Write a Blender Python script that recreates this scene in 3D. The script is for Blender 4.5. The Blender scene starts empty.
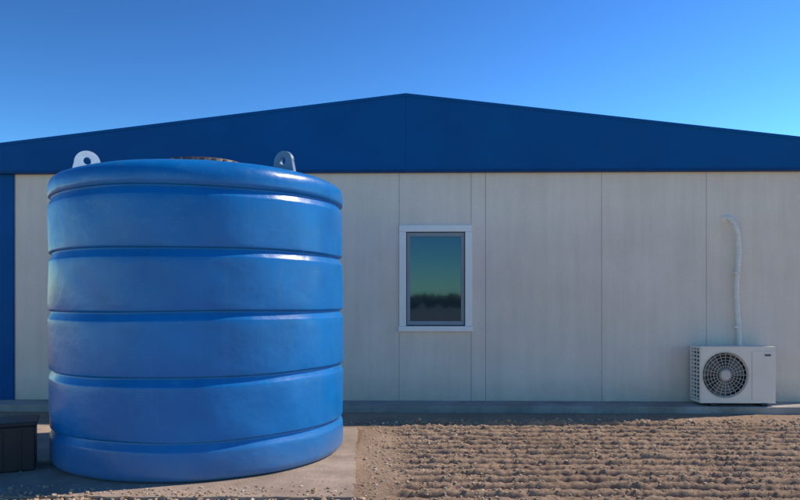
import bpy, bmesh, math, random
import numpy as np
from mathutils import Vector, Matrix
random.seed(4); rng=np.random.default_rng(7)
S=bpy.context.scene
COL=S.collection
F=693.0

# ---------------------------------------------------------------- helpers
def new_mat(name):
    m=bpy.data.materials.new(name); m.use_nodes=True
    nt=m.node_tree; b=nt.nodes['Principled BSDF']
    return m,nt,b
def N(nt,t,**kw):
    n=nt.nodes.new(t)
    for k,v in kw.items():
        if k in n.inputs: n.inputs[k].default_value=v
        else: setattr(n,k,v)
    return n
def coords(nt,scale=(1,1,1)):
    tc=N(nt,'ShaderNodeTexCoord'); mp=N(nt,'ShaderNodeMapping'); mp.inputs['Scale'].default_value=scale
    nt.links.new(tc.outputs['Object'],mp.inputs['Vector']); return mp.outputs['Vector']
def noise(nt,vec,scale,detail=4,rough=.55):
    n=N(nt,'ShaderNodeTexNoise'); n.inputs['Scale'].default_value=scale
    n.inputs['Detail'].default_value=detail; n.inputs['Roughness'].default_value=rough
    nt.links.new(vec,n.inputs['Vector']); return n.outputs['Fac']
def ramp(nt,fac,stops):
    r=N(nt,'ShaderNodeValToRGB'); e=r.color_ramp.elements
    while len(e)<len(stops): e.new(.5)
    for i,(p,c) in enumerate(stops):
        e[i].position=p; e[i].color=(c[0],c[1],c[2],1)
    nt.links.new(fac,r.inputs['Fac']); return r.outputs['Color']
def mixc(nt,a,b,fac,mode='MIX'):
    m=N(nt,'ShaderNodeMix',data_type='RGBA',blend_type=mode)
    for idx,v in ((6,a),(7,b)):
        if isinstance(v,tuple): m.inputs[idx].default_value=(v[0],v[1],v[2],1)
        else: nt.links.new(v,m.inputs[idx])
    if isinstance(fac,(int,float)): m.inputs[0].default_value=fac
    else: nt.links.new(fac,m.inputs[0])
    return m.outputs[2]
def bump(nt,b,h,dist,strength=1.0):
    n=N(nt,'ShaderNodeBump'); n.inputs['Distance'].default_value=dist; n.inputs['Strength'].default_value=strength
    nt.links.new(h,n.inputs['Height']); nt.links.new(n.outputs['Normal'],b.inputs['Normal']); return n
def simple(name,col,rough=.5,var=.12,scale=6,metal=0,bmp=0.0,bscale=80):
    m,nt,b=new_mat(name); v=coords(nt)
    n=noise(nt,v,scale)
    c=ramp(nt,n,[(.3,tuple(x*(1-var) for x in col)),(.7,tuple(min(1,x*(1+var)) for x in col))])
    nt.links.new(c,b.inputs['Base Color']); b.inputs['Roughness'].default_value=rough; b.inputs['Metallic'].default_value=metal
    if bmp: bump(nt,b,noise(nt,v,bscale,5),bmp)
    return m
def empty(name,loc=(0,0,0),rz=0):
    e=bpy.data.objects.new(name,None); e.location=loc; e.rotation_euler=(0,0,rz); COL.objects.link(e); return e
def mesh_obj(name,verts,faces,mat,parent=None,smooth=False):
    me=bpy.data.meshes.new(name); me.from_pydata([tuple(v) for v in verts],[],faces); me.update()
    if smooth:
        for p in me.polygons: p.use_smooth=True
    me.materials.append(mat)
    o=bpy.data.objects.new(name,me); COL.objects.link(o)
    if parent: o.parent=parent
    return o
def bm_obj(name,bm,mat,parent=None,smooth=False):
    me=bpy.data.meshes.new(name); bm.to_mesh(me); bm.free()
    if smooth:
        for p in me.polygons: p.use_smooth=True
    for m in (mat if isinstance(mat,list) else [mat]): me.materials.append(m)
    o=bpy.data.objects.new(name,me); COL.objects.link(o)
    if parent: o.parent=parent
    return o
def add_box(bm,x0,x1,y0,y1,z0,z1,bev=0,mi=0,mtx=None):
    r=bmesh.ops.create_cube(bm,size=1)
    vs=r['verts']
    for v in vs:
        v.co=Vector(((x0+x1)/2+v.co.x*(x1-x0),(y0+y1)/2+v.co.y*(y1-y0),(z0+z1)/2+v.co.z*(z1-z0)))
    if bev:
        es=list({e for v in vs for e in v.link_edges})
        rr=bmesh.ops.bevel(bm,geom=es,offset=bev,segments=2,affect='EDGES',profile=.6)
        vs=list({v for f in rr['faces'] for v in f.verts}|{v for v in vs if v.is_valid})
    if mtx is not None:
        for v in vs: v.co=mtx@v.co
    for f in {f for v in vs for f in v.link_faces}: f.material_index=mi
    return vs
def box(name,x0,x1,y0,y1,z0,z1,mat,parent=None,bev=0):
    bm=bmesh.new(); add_box(bm,x0,x1,y0,y1,z0,z1,bev); return bm_obj(name,bm,mat,parent)
def vnoise(x,y,scale,seed):
    r=np.random.default_rng(seed); G=r.random((256,256))
    u=x*scale+1000.3; v=y*scale+1000.7
    iu=np.floor(u).astype(int); iv=np.floor(v).astype(int); fu=u-iu; fv=v-iv
    fu=fu*fu*(3-2*fu); fv=fv*fv*(3-2*fv)
    a=G[iu%256,iv%256]; b=G[(iu+1)%256,iv%256]; c=G[iu%256,(iv+1)%256]; d=G[(iu+1)%256,(iv+1)%256]
    return (a*(1-fu)+b*fu)*(1-fv)+(c*(1-fu)+d*fu)*fv
def sstep(a,b,x):
    t=np.clip((x-a)/(b-a),0,1); return t*t*(3-2*t)

# ---------------------------------------------------------------- materials
# wall cladding
M_wall,nt,b=new_mat('wall_render'); v=coords(nt)
base=ramp(nt,noise(nt,v,1.1,7,.62),[(.28,(.84,.70,.585)),(.72,(.97,.82,.695))])
spk=ramp(nt,noise(nt,v,70,4,.7),[(.35,(.82,.82,.82)),(.62,(1,1,1))])
c=mixc(nt,base,spk,.65,'MULTIPLY')
v2=coords(nt,(3,3,.25)); stk=ramp(nt,noise(nt,v2,3,5,.6),[(.35,(.86,.85,.84)),(.6,(1,1,1))])
c=mixc(nt,c,stk,.45,'MULTIPLY')
sx=N(nt,'ShaderNodeSeparateXYZ'); tc=N(nt,'ShaderNodeTexCoord'); nt.links.new(tc.outputs['Object'],sx.inputs[0])
mr=N(nt,'ShaderNodeMapRange'); nt.links.new(sx.outputs['Z'],mr.inputs[0]); mr.inputs[1].default_value=.08; mr.inputs[2].default_value=.4; mr.inputs[3].default_value=.8; mr.inputs[4].default_value=0
dn=N(nt,'ShaderNodeMath',operation='MULTIPLY'); nt.links.new(mr.outputs[0],dn.inputs[0]); nt.links.new(noise(nt,v,7,6,.65),dn.inputs[1])
c=mixc(nt,c,(.46,.36,.27),dn.outputs[0])
nt.links.new(c,b.inputs['Base Color']); b.inputs['Roughness'].default_value=.85
bump(nt,b,noise(nt,v,110,5,.7),.004)
# blue sheet
M_blue,nt,b=new_mat('blue_cladding'); v=coords(nt)
c=ramp(nt,noise(nt,v,1.1,6),[(.3,(.001,.080,.26)),(.7,(.001,.098,.31))])
nt.links.new(c,b.inputs['Base Color']); b.inputs['Roughness'].default_value=.6; b.inputs['Specular IOR Level'].default_value=.12
M_blue2=simple('blue_trim',(.001,.055,.18),.5)
M_blue2.node_tree.nodes['Principled BSDF'].inputs['Specular IOR Level'].default_value=.15
M_roof=simple('roof_sheet',(.01,.08,.25),.45)
M_white=simple('white_frame',(.88,.85,.80),.35,.03)
M_sash=simple('grey_sash',(.24,.28,.32),.4,.06)
M_dark=simple('dark_gap',(.03,.03,.03),.8)
M_joint=simple('joint_sealant',(.45,.38,.32),.8)
M_ac=simple('ac_casing',(.84,.74,.64),.45,.04,3)
M_acg=simple('ac_grille',(.55,.51,.45),.5,.05)
M_acd=simple('ac_inside',(.05,.05,.05),.7)
M_blade=simple('fan_blade',(.12,.12,.12),.5)
M_lug=simple('lug_sunlit',(.66,.72,.76),.35,.1,12)  # left lug: sunlit look put into a pale base colour
M_lug_shade=simple('lug_shaded',(.10,.19,.30),.45,.2,12)  # other lugs: shaded side painted in as a darker blue-grey
M_pipe,nt,b=new_mat('pipe_wrap'); v=coords(nt)
c=ramp(nt,noise(nt,v,20,4),[(.3,(.78,.71,.63)),(.7,(.90,.83,.75))]); nt.links.new(c,b.inputs['Base Color']); b.inputs['Roughness'].default_value=.5
w=N(nt,'ShaderNodeTexWave',bands_direction='Z'); w.inputs['Scale'].default_value=9; w.inputs['Distortion'].default_value=1.5; nt.links.new(v,w.inputs['Vector'])
bump(nt,b,w.outputs['Fac'],.003)
# glass
M_glass,nt,b=new_mat('window_glass')
b.inputs['Base Color'].default_value=(.012,.05,.07,1); b.inputs['Roughness'].default_value=.06
gl=N(nt,'ShaderNodeBsdfGlossy'); gl.inputs['Color'].default_value=(.04,.11,.19,1); gl.inputs['Roughness'].default_value=.03
mx=N(nt,'ShaderNodeMixShader'); mx.inputs[0].default_value=.42
nt.links.new(b.outputs[0],mx.inputs[1]); nt.links.new(gl.outputs[0],mx.inputs[2]); nt.links.new(mx.outputs[0],nt.nodes['Material Output'].inputs[0])
vv=coords(nt); bn=N(nt,'ShaderNodeBump'); bn.inputs['Distance'].default_value=.0006; nt.links.new(noise(nt,vv,3,1),bn.inputs['Height']); nt.links.new(bn.outputs[0],gl.inputs['Normal'])
# tank plastic
M_tank,nt,b=new_mat('tank_plastic'); v=coords(nt)
c=ramp(nt,noise(nt,v,1.6,6,.6),[(.3,(.001,.13,.40)),(.7,(.001,.185,.54))])
sc=coords(nt,(1,1,3.0)); s1=ramp(nt,noise(nt,sc,4.5,8,.75),[(.60,(0,0,0)),(.72,(.45,.45,.45))])
c=mixc(nt,c,(.02,.27,.66),s1)
sc3=coords(nt,(6,6,.35)); s3=ramp(nt,noise(nt,sc3,3,6,.7),[(.56,(0,0,0)),(.75,(.3,.3,.3))])
c=mixc(nt,c,(.08,.20,.36),s3)
sc4=coords(nt,(1,1,9)); s4=ramp(nt,noise(nt,sc4,9,9,.8),[(.62,(0,0,0)),(.70,(.6,.6,.6))])
c=mixc(nt,c,(.16,.36,.62),s4)
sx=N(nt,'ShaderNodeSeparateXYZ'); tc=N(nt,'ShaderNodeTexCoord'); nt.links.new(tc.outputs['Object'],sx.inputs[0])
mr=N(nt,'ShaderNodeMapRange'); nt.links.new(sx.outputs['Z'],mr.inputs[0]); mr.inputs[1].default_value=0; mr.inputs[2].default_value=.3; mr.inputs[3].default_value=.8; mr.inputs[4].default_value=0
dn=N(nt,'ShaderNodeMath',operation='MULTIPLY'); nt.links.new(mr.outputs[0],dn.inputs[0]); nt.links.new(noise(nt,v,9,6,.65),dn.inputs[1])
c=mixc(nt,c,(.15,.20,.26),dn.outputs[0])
nt.links.new(c,b.inputs['Base Color'])
rr=N(nt,'ShaderNodeMapRange'); nt.links.new(noise(nt,v,5,7,.65),rr.inputs[0]); rr.inputs[3].default_value=.18; rr.inputs[4].default_value=.46
nt.links.new(rr.outputs[0],b.inputs['Roughness']); b.inputs['Specular IOR Level'].default_value=.45
bh=N(nt,'ShaderNodeMath',operation='ADD'); nt.links.new(noise(nt,v,2.2,4,.5),bh.inputs[0])
bs=N(nt,'ShaderNodeMath',operation='MULTIPLY'); nt.links.new(noise(nt,v,60,4,.6),bs.inputs[0]); bs.inputs[1].default_value=.03; nt.links.new(bs.outputs[0],bh.inputs[1])
bn=bump(nt,b,bh.outputs[0],.03,.6)
M_lid=simple('tank_lid',(.10,.07,.06),.6)
# concrete
def concrete(name,col):
    m,nt,b=new_mat(name); v=coords(nt)
    c=ramp(nt,noise(nt,v,2.5,8,.65),[(.3,tuple(x*.65 for x in col)),(.7,tuple(x*1.15 for x in col))])
    c2=ramp(nt,noise(nt,v,90,5,.7),[(.35,(.75,.75,.75)),(.6,(1,1,1))]); c=mixc(nt,c,c2,.6,'MULTIPLY')
    st=ramp(nt,noise(nt,v,1.1,9,.75),[(.45,(1,1,1)),(.62,(.72,.68,.62))]); c=mixc(nt,c,st,.7,'MULTIPLY')
    nt.links.new(c,b.inputs['Base Color']); b.inputs['Roughness'].default_value=.9
    bump(nt,b,noise(nt,v,50,9,.75),.010); return m
M_pad=concrete('concrete_slab',(.46,.36,.28)); M_strip=concrete('concrete_strip',(.46,.43,.39))
# soil
M_soil,nt,b=new_mat('soil'); v=coords(nt)
c=ramp(nt,noise(nt,v,1.2,8,.65),[(.3,(.33,.225,.145)),(.7,(.51,.365,.245))])
c2=ramp(nt,noise(nt,v,45,6,.75),[(.32,(.52,.48,.44)),(.55,(1,1,1))]); c=mixc(nt,c,c2,.8,'MULTIPLY')
nt.links.new(c,b.inputs['Base Color']); b.inputs['Roughness'].default_value=.95
bump(nt,b,noise(nt,v,40,9,.8),.022)
M_stone,nt,b=new_mat('gravel_stone'); g=N(nt,'ShaderNodeNewGeometry')
c=ramp(nt,g.outputs['Random Per Island'],[(0,(.26,.18,.115)),(.5,(.40,.285,.19)),(.9,(.52,.38,.26)),(1,(.62,.52,.41))])
nt.links.new(c,b.inputs['Base Color']); b.inputs['Roughness'].default_value=.9
bump(nt,b,noise(nt,coords(nt),120,4),.003)
M_box=simple('black_plastic',(.012,.014,.02),.5)

# ---------------------------------------------------------------- building
YAW=math.radians(-1.2); BL=(0,8.4,0)
B=empty('prefab_building',BL,YAW)
XL,XR=-5.02,5.12; ZE=2.85; AX=.07; ZA=3.785; DEP=14.0; ZB=.08
G=.0025
xs=[-4.72,-3.55,-2.37,-1.19,-.01,.86,1.035,2.43,3.68,XR-.12]
bm=bmesh.new()
WZ0,WZ1=.925,2.2
for a,c_ in zip(xs[:-1],xs[1:]):
    if abs(a+.01)<1e-6:
        add_box(bm,a+G,c_-G,0,.06,ZB,WZ0,.002); add_box(bm,a+G,c_-G,0,.06,WZ1,ZE+.05,.002)
    else: add_box(bm,a+G,c_-G,0,.06,ZB,ZE+.05,.002)
bm_obj('front_wall_panels',bm,M_wall,B)
# backing behind joints
bm=bmesh.new()
add_box(bm,XL+.02,0.0,.007,.10,ZB,ZE+.05); add_box(bm,.85,XR-.02,.007,.10,ZB,ZE+.05)
bm_obj('wall_backing',bm,M_joint,B)
bm=bmesh.new()
add_box(bm,XL+.02,XL+.1,.1,DEP,ZB,ZE+.05); add_box(bm,XR-.1,XR-.02,.1,DEP,ZB,ZE+.05); add_box(bm,XL+.1,XR-.1,DEP-.08,DEP,ZB,ZE+.05)
bm_obj('side_walls',bm,M_wall,B)
bm=bmesh.new()
add_box(bm,XL,-4.735,-.015,.25,ZB-.02,ZE,.006); add_box(bm,XR-.115,XR,-.015,.25,ZB-.02,ZE,.006)
bm_obj('corner_trim',bm,M_blue,B)
# gable
def gz(x): return ZA-(abs(x-AX))*.1165
GL,GR=XL-.12,XR+.12
def prism(name,pts,y0,y1,mat):
    n=len(pts); vs=[(x,y0,z) for x,z in pts]+[(x,y1,z) for x,z in pts]
    fs=[list(range(n)),list(range(2*n-1,n-1,-1))]+[[i,i+n,(i+1)%n+n,(i+1)%n] for i in range(n)]
    o=mesh_obj(name,vs,fs,mat,B); bm=bmesh.new(); bm.from_mesh(o.data); bmesh.ops.recalc_face_normals(bm,faces=bm.faces); bm.to_mesh(o.data); bm.free(); return o
prism('gable_panel_west',[(GL,ZE),(AX-.001,ZE),(AX-.001,gz(AX)-.03),(GL,gz(GL)-.03)],-.07,.02,M_blue)
prism('gable_panel_east',[(AX+.001,ZE),(GR,ZE),(GR,gz(GR)-.03),(AX+.001,gz(AX)-.03)],-.07,.02,M_blue)
prism('gable_backing',[(GL+.05,ZE+.02),(GR-.05,ZE+.02),(GR-.05,gz(GR)-.08),(AX,ZA-.08),(GL+.05,gz(GL)-.08)],.021,.09,M_dark)
def slab(name,x0,z0,x1,z1,t,y0,y1,mat):
    prism(name,[(x0,z0-t),(x1,z1-t),(x1,z1),(x0,z0)],y0,y1,mat)
slab('verge_flashing_west',GL-.02,gz(GL),AX,ZA,.035,-.076,-.0705,M_blue)
slab('verge_flashing_east',AX,ZA,GR+.02,gz(GR),.035,-.076,-.0705,M_blue)
slab('roof_west',GL-.02,gz(GL),AX,ZA,.03,-.0703,DEP+.1,M_roof)
slab('roof_east',AX,ZA,GR+.02,gz(GR),.03,-.0703,DEP+.1,M_roof)
box('drip_edge',GL,GR,-.076,-.0703,ZE-.012,ZE+.02,M_blue2,B)
box('soffit_angle',GL,GR,-.07,-.003,ZE-.012,ZE-.004,M_blue2,B)
# window
wx0,wx1=.0,.862
bm=bmesh.new(); t=.075
add_box(bm,wx0-.01,wx1+.01,-.03,.05,WZ1-t,WZ1+.005,.006); add_box(bm,wx0-.02,wx1+.02,-.05,.05,WZ0-.005,WZ0+t*.8,.006)
add_box(bm,wx0-.01,wx0+t,-.028,.05,WZ0+t*.8,WZ1-t,.006); add_box(bm,wx1-t,wx1+.01,-.028,.05,WZ0+t*.8,WZ1-t,.006)
bm_obj('window_frame',bm,M_white,B)
ix0,ix1,iz0,iz1=wx0+t+.008,wx1-t-.008,WZ0+.07,WZ1-t-.008
bm=bmesh.new(); s=.05
add_box(bm,ix0,ix1,.0,.04,iz1-s,iz1,.004); add_box(bm,ix0,ix1,.0,.04,iz0,iz0+s,.004)
add_box(bm,ix0,ix0+s*.8,.002,.04,iz0+s,iz1-s,.004); add_box(bm,ix1-s*.8,ix1,.002,.04,iz0+s,iz1-s,.004)
bm_obj('window_sash',bm,M_sash,B)
box('window_gasket',wx0+t-.01,wx1-t+.01,.042,.06,WZ0+.04,WZ1-t+.01,M_dark,B)
box('window_glass',ix0+s*.8,ix1-s*.8,.02,.026,iz0+s,iz1-s,M_glass,B)
# footing
box('footing_strip',XL-.3,XR+.3,-.42,.3,-.1,ZB,M_strip,B,.012)

# ---------------------------------------------------------------- air conditioner
A=empty('air_conditioner_unit',BL,YAW)
x0,x1,yf,yb,z0,z1=3.455,4.315,-.37,-.08,.115,.765
bm=bmesh.new()
cxp,czp,R=x0+.285,(z0+z1)/2,.262
K=64; ring=[];rect=[];ring2=[]
for i in range(K):
    a=2*math.pi*i/K; ca,sa=math.cos(a),math.sin(a)
    ring.append(bm.verts.new((cxp+R*ca,yf,czp+R*sa))); ring2.append(bm.verts.new((cxp+(R-.012)*ca,yf+.02,czp+(R-.012)*sa)))
    ks=[]
    if ca>1e-6: ks.append((x1-.012-cxp)/ca)
    if ca<-1e-6: ks.append((x0+.012-cxp)/ca)
    if sa>1e-6: ks.append((z1-.012-czp)/sa)
    if sa<-1e-6: ks.append((z0+.012-czp)/sa)
    k=min(ks); rect.append(bm.verts.new((cxp+k*ca,yf,czp+k*sa)))
for i in range(K):
    j=(i+1)%K
    bm.faces.new((ring[i],ring[j],rect[j],rect[i])); bm.faces.new((ring2[i],ring2[j],ring[j],ring[i]))
bmesh.ops.recalc_face_normals(bm,faces=bm.faces)
bm_obj('front_plate',bm,M_ac,A)
bm=bmesh.new()
add_box(bm,x0,x1,yf+.003,yb,z1-.03,z1,.008); add_box(bm,x0,x1,yf+.003,yb,z0,z0+.03,.006)
add_box(bm,x1-.03,x1,yf+.003,yb,z0+.028,z1-.028,.004)
add_box(bm,x0,x0+.03,yf+.003,yf+.035,z0+.028,z1-.028,.004); add_box(bm,x0,x0+.03,yb-.03,yb,z0+.028,z1-.028,.004)
add_box(bm,x0+.001,x1-.001,yf+.0015,yf+.0028,z1-.02,z1-.001); add_box(bm,x0+.001,x1-.001,yf+.0015,yf+.0028,z0+.001,z0+.02)
n=13
for i in range(n):
    z=z0+.05+i*(z1-z0-.1)/(n-1); add_box(bm,x0+.002,x0+.012,yf+.035,yb-.03,z-.008,z+.008)
for y in (yf+.11,yf+.19): add_box(bm,x0+.0,x0+.014,y-.006,y+.006,z0+.03,z1-.03)
add_box(bm,x1-.27,x1-.02,yf-.006,yf-.001,z0+.05,z1-.05,.004)
bm_obj('casing',bm,M_ac,A)
box('coil_core',x0+.03,x1-.05,yf+.10,yb-.02,z0+.03,z1-.03,M_acd,A)
bm=bmesh.new(); 
for i in range(K):
    a=2*math.pi*i/K; a2=2*math.pi*(i+1)/K; r=R-.012
    p=[bm.verts.new((cxp+r*math.cos(q),y,czp+r*math.sin(q))) for q,y in ((a,yf+.02),(a2,yf+.02),(a2,yf+.099),(a,yf+.099))]; bm.faces.new(p)
bm_obj('fan_shroud',bm,M_acd,A)
bm=bmesh.new()
for k in range(3):
    a0=math.radians(20+k*120); g=[]
    for i in range(9):
        rr_=.06+(.235-.06)*i/8; row=[]
        for j in range(7):
            a=a0+math.radians(-38*(.7+.3*i/8)+76*(.7+.3*i/8)*j/6)+.25*i/8; row.append(bm.verts.new((cxp+rr_*math.cos(a),yf+.05+.028*(j/6-.5),czp+rr_*math.sin(a))))
        g.append(row)
    for i in range(8):
        for j in range(6): bm.faces.new((g[i][j],g[i+1][j],g[i+1][j+1],g[i][j+1]))
bm_obj('fan_blades',bm,M_blade,A,True)
bm=bmesh.new()
def ringtube(bm,cx,cy,cz,r,t,seg=64):
    L=[]
    for i in range(seg):
        a=2*math.pi*i/seg; L.append([bm.verts.new((cx+(r+t*math.cos(q))*math.cos(a),cy+t*math.sin(q),cz+(r+t*math.cos(q))*math.sin(a))) for q in (0,math.pi/2,math.pi,1.5*math.pi)])
    for i in range(seg):
        for j in range(4): bm.faces.new((L[i][j],L[(i+1)%seg][j],L[(i+1)%seg][(j+1)%4],L[i][(j+1)%4]))
for r in (.065,.10,.135,.17,.205,.24,.262): ringtube(bm,cxp,yf-.012,czp,r,.003)
for i in range(24):
    a=2*math.pi*i/24
    m=Matrix.Translation((cxp,yf-.008,czp))@Matrix.Rotation(-a,4,'Y')
    add_box(bm,.05,.262,-.003,.003,-.0022,.0022,0,0,m)
bm_obj('fan_guard',bm,M_acg,A)
bm=bmesh.new(); bmesh.ops.create_cone(bm,cap_ends=True,segments=32,radius1=.06,radius2=.052,depth=.014,matrix=Matrix.Translation((cxp,yf-.018,czp))@Matrix.Rotation(math.pi/2,4,'X'))
bm_obj('guard_hub',bm,M_acg,A)
bm=bmesh.new()
for xx in (x0+.12,x1-.16): add_box(bm,xx,xx+.06,yf-.01,yb+.02,ZB,z0+.002,.004)
bm_obj('feet',bm,M_dark,A)
box('maker_plate',x1-.13,x1-.06,yf-.008,yf-.0062,z1-.11,z1-.085,M_blade,A)
bm=bmesh.new(); add_box(bm,x1,x1+.04,yf+.12,yb-.04,z0+.06,z0+.3,.01); bm_obj('valve_cover',bm,M_ac,A)

# pipe
P=empty('refrigerant_pipe',BL,YAW)
def tube(name,pts,r,mat,parent,res=10):
    cu=bpy.data.curves.new(name,'CURVE'); cu.dimensions='3D'; cu.bevel_depth=r; cu.bevel_resolution=5; cu.use_fill_caps=True; cu.resolution_u=res
    sp=cu.splines.new('BEZIER'); sp.bezier_points.add(len(pts)-1)
    for p,q in zip(sp.bezier_points,pts): p.co=q; p.handle_left_type=p.handle_right_type='AUTO'
    cu.materials.append(mat); o=bpy.data.objects.new(name,cu); COL.objects.link(o); o.parent=parent; return o
tube('insulated_line',[(3.90,.03,2.275),(3.93,-.03,2.285),(3.985,-.07,2.2),(4.03,-.065,2.02),(4.035,-.055,1.72),(4.015,-.05,1.45),(4.02,-.05,1.25),(4.035,-.05,1.05),(4.05,-.045,.85),(4.05,-.035,.6),(4.06,-.035,.3)],.029,M_pipe,P)
bm=bmesh.new(); bmesh.ops.create_cone(bm,cap_ends=True,segments=24,radius1=.048,radius2=.043,depth=.012,matrix=Matrix.Translation((3.905,-.006,2.277))@Matrix.Rotation(math.pi/2,4,'X'))
bm_obj('wall_collar',bm,M_ac,P)
bm=bmesh.new()
for z in (1.62,.98):
    add_box(bm,3.988,4.067,-.084,-.080,z-.01,z+.01); add_box(bm,3.981,3.988,-.082,-.001,z-.01,z+.01); add_box(bm,4.067,4.074,-.082,-.001,z-.01,z+.01)
bm_obj('pipe_clips',bm,M_pipe,P)

# ---------------------------------------------------------------- water tank
PADZ=.02; DZ=.04
TC=Vector((-1.70,6.00,PADZ)); RT=1.2
T=empty('water_tank',TC)
prof=[(0,0.0),(RT-.06,0.0),(RT-.025,.010),(RT-.008,.03),(RT-.002,.06)]
def band(z0,z1):
    n=8
    for i in range(n+1):
        t=i/n; z=z0+(z1-z0)*t
        prof.append((RT-.001+.002*math.sin(math.pi*t),z))
gs=[.24+DZ,.69+DZ,1.15+DZ,1.60+DZ,2.04+DZ]   # grooves above pad
last=.09
for g_ in gs:
    band(last,g_-.064)
    prof.extend([(RT-.0025,g_-.056),(RT-.006,g_-.050),(RT-.015,g_-.030),(RT-.024,g_-.010),(RT-.0265,g_-.002),(RT-.0265,g_+.003),(RT-.024,g_+.006),(RT-.008,g_+.011),(RT-.002,g_+.015)])
    last=g_+.022
prof.extend([(r,z+DZ) for r,z in [(RT,2.085),(RT+.002,2.12),(RT-.004,2.155),(RT-.018,2.185),(RT-.045,2.21),(RT-.09,2.23),(RT-.16,2.25),(RT-.3,2.275),(RT-.5,2.31),(RT-.7,2.34),(.42,2.36),(.40,2.365),(.385,2.38),(.0,2.38)]])
SEG=192; verts=[]; faces=[]
for r,z in prof:
    for i in range(SEG):
        a=2*math.pi*i/SEG
        dr=.005*math.sin(3*a+z*2)+.003*math.sin(7*a-z*5)+.002*math.sin(13*a+z*9) if r>.5 else 0
        dz=.004*math.sin(2*a+z*3)+.003*math.sin(5*a-z*4) if .1<z<2.24 else 0
        verts.append(((r+dr)*math.cos(a),(r+dr)*math.sin(a),z+dz))
for k in range(len(prof)-1):
    for i in range(SEG):
        j=(i+1)%SEG; faces.append((k*SEG+i,k*SEG+j,(k+1)*SEG+j,(k+1)*SEG+i))
mesh_obj('tank_shell',verts,faces,M_tank,T,True)
bm=bmesh.new()
bmesh.ops.create_cone(bm,cap_ends=True,segments=48,radius1=.36,radius2=.345,depth=.03,matrix=Matrix.Translation((0,0,2.396+DZ)))
for i in range(24):
    a=2*math.pi*i/24; add_box(bm,.35,.364,-.015,.015,2.383+DZ,2.405+DZ,.003,0,Matrix.Rotation(a,4,'Z'))
bm_obj('tank_lid',bm,M_lid,T)
# lugs
for k,ang in enumerate((213,-33,33,147)):
    bm=bmesh.new(); K2=28; th=.03
    pts=[]
    for i in range(K2+1):
        a=math.pi*i/K2; pts.append((.095*math.cos(a),.075+.09*math.sin(a)))
    outer=[(.12,-.03)]+pts+[(-.12,-.03)]
    hole=[(.03*math.cos(q),.085+.03*math.sin(q)) for q in [math.pi*2*i/(len(outer)) - math.pi/2+.1 for i in range(len(outer))]]
    n=len(outer); V={}
    for s_,y in ((0,-th/2),(1,th/2)):
        for i,(x,z) in enumerate(outer): V[('o',s_,i)]=bm.verts.new((x,y,z))
        for i,(x,z) in enumerate(hole): V[('h',s_,i)]=bm.verts.new((x,y,z))
    for i in range(n):
        j=(i+1)%n
        for s_ in (0,1): bm.faces.new((V[('o',s_,i)],V[('o',s_,j)],V[('h',s_,j)],V[('h',s_,i)]))
        bm.faces.new((V[('o',0,i)],V[('o',0,j)],V[('o',1,j)],V[('o',1,i)])); bm.faces.new((V[('h',0,i)],V[('h',0,j)],V[('h',1,j)],V[('h',1,i)]))
    bmesh.ops.recalc_face_normals(bm,faces=bm.faces)
    a=math.radians(ang); ob=bm_obj('lifting_lug_%d'%(k+1),bm,M_lug if k==0 else M_lug_shade,T); ob.location=(.93*math.cos(a),.93*math.sin(a),2.255+DZ); ob.rotation_euler=(0,0,a)
    md=ob.modifiers.new('b','BEVEL'); md.width=.007; md.segments=2

# pad
pad=bmesh.new()
corner=[(-4.6,4.53),(-.31,4.50),(-.43,6.95),(-4.6,7.3)]
def edge_pts(a,b,n,amp):
    return [(a[0]+(b[0]-a[0])*i/n+random.uniform(-amp,amp),a[1]+(b[1]-a[1])*i/n+random.uniform(-amp,amp)) for i in range(n)]
pl=[]
for i in range(4): pl+=edge_pts(corner[i],corner[(i+1)%4],70,.014)
top=[pad.verts.new((x,y,PADZ)) for x,y in pl]; f=pad.faces.new(top)
r=bmesh.ops.extrude_face_region(pad,geom=[f]); 
for v_ in [g for g in r['geom'] if isinstance(g,bmesh.types.BMVert)]: v_.co.z=PADZ
for v_ in top: v_.co.z=-.10
bmesh.ops.recalc_face_normals(pad,faces=pad.faces)
po=bm_obj('concrete_pad',pad,M_pad)

# black box
X=empty('utility_box',(-2.74,5.20,PADZ),math.radians(25))
box('box_body',-.62,0,0,.34,0,.335,M_box,X,.012); box('box_lid',-.635,.015,-.015,.355,.336,.37,M_box,X,.01)
bm=bmesh.new()
for i in range(5): add_box(bm,-.10-.12*i-.01,-.10-.12*i+.01,-.008,.002,.02,.31,.002)
bm_obj('box_ribs',bm,M_box,X)

# ---------------------------------------------------------------- ground sheet
def axis(lo,hi,step,far):
    c=list(np.arange(lo,hi,step)); s=step; a=hi
    up=[]; 
    while a<far: up.append(a); s*=1.35; a+=s
    s=step; a=lo-step; dn=[]
    while a>-far: dn.append(a); s*=1.35; a-=s
    return np.array(dn[::-1]+c+up)
gx=axis(-3.6,5.6,.014,1500); gy=axis(3.8,8.05,.008,1500)
Xg,Yg=np.meshgrid(gx,gy,indexing='ij')
def field(x,y):
    edge=7.22+.12*(vnoise(x,y*0,1.5,3)-.5)+.06*(vnoise(x,y*0,7,4)-.5)
    m=sstep(-.12,.15,x+(vnoise(x,y,3,5)-.5)*.25-.02+ (y-5)*.04)*(1-sstep(edge-.05,edge+.06,y))
    return m
def ridge_fn(x,y):
    yy=y+.10*(vnoise(x,y*.15,.45,11)-.5)+.018*(vnoise(x,y*.3,1.6,12)-.5)+.008*(vnoise(x,y,11,21)-.5)+.02*x
    ph=yy/.185
    t=ph-np.floor(ph)
    r=np.where(t<.18,np.sin(t/.18*np.pi/2),1-.12*((t-.18)/.42)**2)
    r=np.where(t>.60,.88*np.cos((t-.60)/.40*np.pi/2),r)
    return yy,r
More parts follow.
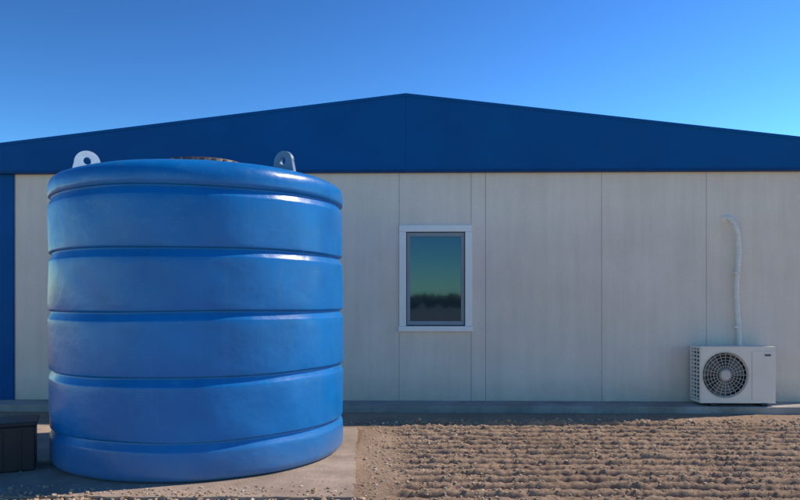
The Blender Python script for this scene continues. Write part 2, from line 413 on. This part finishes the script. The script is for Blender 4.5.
def height(x,y):
    near=sstep(-4.4,-3.4,x)*(1-sstep(5.0,5.6,x))*sstep(3.8,4.1,y)*(1-sstep(7.85,7.98,y))
    m=field(x,y)
    yy,ridge=ridge_fn(x,y)
    amp=.8+.2*vnoise(x*.8,yy*3,1.5,13)
    brk=.80+.20*vnoise(x,y,15,14)
    clod=(vnoise(x,y,24,15)-.5)*.014+(vnoise(x,y,42,16)-.5)*.014+(vnoise(x,y,66,27)-.5)*.010+(vnoise(x,y,9,17)-.5)*.009
    h=m*(ridge*amp*brk*.098-.066+clod)
    bank=np.exp(-((y-7.27)/.07)**2)*sstep(-.4,.3,x)*.035*(.4+vnoise(x,y,9,18))
    h+=bank
    h+=(1-m)*((vnoise(x,y,6,19)-.5)*.012+(vnoise(x,y,30,20)-.5)*.008)
    # soil lies below the slab
    inpad=sstep(-4.8,-4.6,x)*(1-sstep(-.44,-.36,x))*sstep(4.5,4.56,y)*(1-sstep(6.9,6.97,y))
    h=h-inpad*.03
    return h*near
Zg=height(Xg,Yg)
nx,ny=Xg.shape
co=np.stack([Xg,Yg,Zg],-1).reshape(-1,3).astype(np.float32)
idx=np.arange(nx*ny).reshape(nx,ny)
fc=np.stack([idx[:-1,:-1],idx[1:,:-1],idx[1:,1:],idx[:-1,1:]],-1).reshape(-1,4)
def np_mesh(name,co,fc,mat,smooth=True):
    me=bpy.data.meshes.new(name); k=fc.shape[1]
    me.vertices.add(len(co)); me.vertices.foreach_set('co',co.ravel().astype(np.float32))
    me.loops.add(fc.size); me.loops.foreach_set('vertex_index',fc.ravel().astype(np.int32))
    me.polygons.add(len(fc)); me.polygons.foreach_set('loop_start',(np.arange(len(fc))*k).astype(np.int32)); me.polygons.foreach_set('loop_total',np.full(len(fc),k,np.int32))
    me.polygons.foreach_set('use_smooth',np.full(len(fc),smooth))
    me.update(calc_edges=True); me.materials.append(mat)
    o=bpy.data.objects.new(name,me); COL.objects.link(o); return o
np_mesh('ground',co,fc,M_soil)

# gravel
def ico(sub):
    bm=bmesh.new(); bmesh.ops.create_icosphere(bm,subdivisions=sub,radius=1)
    v=np.array([x.co[:] for x in bm.verts]); f=np.array([[q.index for q in fa.verts] for fa in bm.faces]); bm.free(); return v,f
iv,iff=ico(2)
pos=[];size=[]
def scatter(n,xr,yr,dens,smin,smax,z=None,p=3.5):
    x=rng.uniform(*xr,n); y=rng.uniform(*yr,n); k=rng.random(n)<dens(x,y); x=x[k]; y=y[k]
    s=smin+(smax-smin)*rng.random(len(x))**p
    zz=height(x,y) if z is None else np.full(len(x),z)
    pos.append(np.stack([x,y,zz+s*.25],-1)); size.append(s)
notpad=lambda x,y:((x>-.33)|(y>7.2)|(y<4.5))
scatter(36000,(-.6,5.2),(4.2,7.4),lambda x,y:field(x,y)*notpad(x,y)*np.clip(ridge_fn(x,y)[1]*1.6-.8,0,1)*(.25+.75*vnoise(x,y,4,31)),.003,.0125,p=4)
scatter(1800,(-.6,5.3),(7.05,7.5),lambda x,y:np.exp(-((y-7.27)/.1)**2)*notpad(x,y),.006,.026)
scatter(900,(-4,5.3),(7.3,7.97),lambda x,y:x*0+.5,.003,.012)
scatter(2600,(-.42,.6),(4.2,7.3),lambda x,y:notpad(x,y)*.8,.003,.014)
scatter(2200,(-4,-.2),(4.25,4.53),lambda x,y:sstep(4.25,4.53,y)*.9+.1,.004,.02)
scatter(2600,(-3.6,-.35),(4.50,5.1),lambda x,y:((np.hypot(x+1.7,y-6.0)>1.22))*(1-sstep(4.52,4.85,y)),.002,.016,PADZ)
scatter(420,(-3.6,-.5),(4.53,6.9),lambda x,y:((np.hypot(x+1.7,y-6.0)>1.22))*.8,.002,.009,PADZ)
pos=np.concatenate(pos); size=np.concatenate(size); n=len(pos)
sc=size[:,None]*np.stack([rng.uniform(.75,1.4,n),rng.uniform(.7,1.2,n),rng.uniform(.5,.85,n)],-1)
th=rng.uniform(0,2*np.pi,n); V=np.repeat(iv[None],n,0)
V=V*(1+.22*(rng.random((n,len(iv),1))-.5)*2)*sc[:,None,:]
c_,s_=np.cos(th)[:,None],np.sin(th)[:,None]
Vx=V[...,0]*c_-V[...,1]*s_; Vy=V[...,0]*s_+V[...,1]*c_
V=np.stack([Vx,Vy,V[...,2]],-1)+pos[:,None,:]
Fg=(iff[None]+(np.arange(n)*len(iv))[:,None,None]).reshape(-1,3)
np_mesh('gravel',V.reshape(-1,3),Fg,M_stone,False)

# distant low scrub on the far side of the yard (mirrored in the window)
M_leaf=simple('leaf',(.08,.10,.08),.8,.3,3)
n=40000
cl=[]
for i in range(150):
    x=-75+i*1.0+random.uniform(-.5,.5); h=random.uniform(1.9,2.8); y=-95+random.uniform(-3,3)
    for j in range(4): cl.append((x*1.5+random.uniform(-1.6,1.6),y+random.uniform(-1,1),random.uniform(.2,.75)*h,random.uniform(.6,1.0)*h*.4))
cl=np.array(cl); pick=rng.integers(0,len(cl),n); d=rng.normal(size=(n,3)); d/=np.linalg.norm(d,axis=1)[:,None]
cc=cl[pick,:3]+d*(cl[pick,3]*rng.random(n)**.4)[:,None]; cc[:,2]=np.maximum(cc[:,2],.1)
u=rng.normal(size=(n,3)); u/=np.linalg.norm(u,axis=1)[:,None]; w=np.cross(u,d); w/=np.linalg.norm(w,axis=1)[:,None]
q=np.stack([cc-u*.25-w*.18,cc+u*.25-w*.18,cc+u*.25+w*.18,cc-u*.25+w*.18],1)
np_mesh('distant_scrub',q.reshape(-1,3),np.arange(n*4).reshape(-1,4),M_leaf,False)

# ---------------------------------------------------------------- light
sd=Vector((.64,.22,.68)).normalized()
L=bpy.data.lights.new('sun','SUN'); L.energy=5.0; L.angle=math.radians(.5); L.color=(1,.86,.70)
lo=bpy.data.objects.new('sun',L); COL.objects.link(lo); lo.rotation_euler=sd.to_track_quat('Z','Y').to_euler()
W=bpy.data.worlds.new('World'); S.world=W; W.use_nodes=True; nt=W.node_tree
sk=nt.nodes.new('ShaderNodeTexSky'); sk.sky_type='NISHITA'; sk.sun_disc=False
sk.sun_elevation=math.asin(sd.z); sk.sun_rotation=math.atan2(sd.x,sd.y); sk.air_density=1.0; sk.dust_density=.0; sk.ozone_density=3.0
def vm(op,a,vec):
    n=nt.nodes.new('ShaderNodeVectorMath'); n.operation=op; nt.links.new(a,n.inputs[0]); n.inputs[1].default_value=vec; return n.outputs[0]
a=vm('MULTIPLY',sk.outputs[0],(.13,.13,.13))
g=nt.nodes.new('ShaderNodeGamma'); g.inputs[1].default_value=1.88; nt.links.new(a,g.inputs[0])
o=vm('MULTIPLY',g.outputs[0],tuple(k/.13 for k in (1.35,1.85,1.85)))
nt.links.new(o,nt.nodes['Background'].inputs[0]); nt.nodes['Background'].inputs[1].default_value=.13
S.view_settings.view_transform='Standard'; S.view_settings.look='None'; S.view_settings.exposure=0

cam=bpy.data.cameras.new('camera'); cam.sensor_width=36; cam.lens=36*F/800; cam.shift_y=50/800; cam.clip_end=5000
c=bpy.data.objects.new('camera',cam); COL.objects.link(c); c.location=(0,0,1.3); c.rotation_euler=(math.radians(90),0,0); S.camera=c
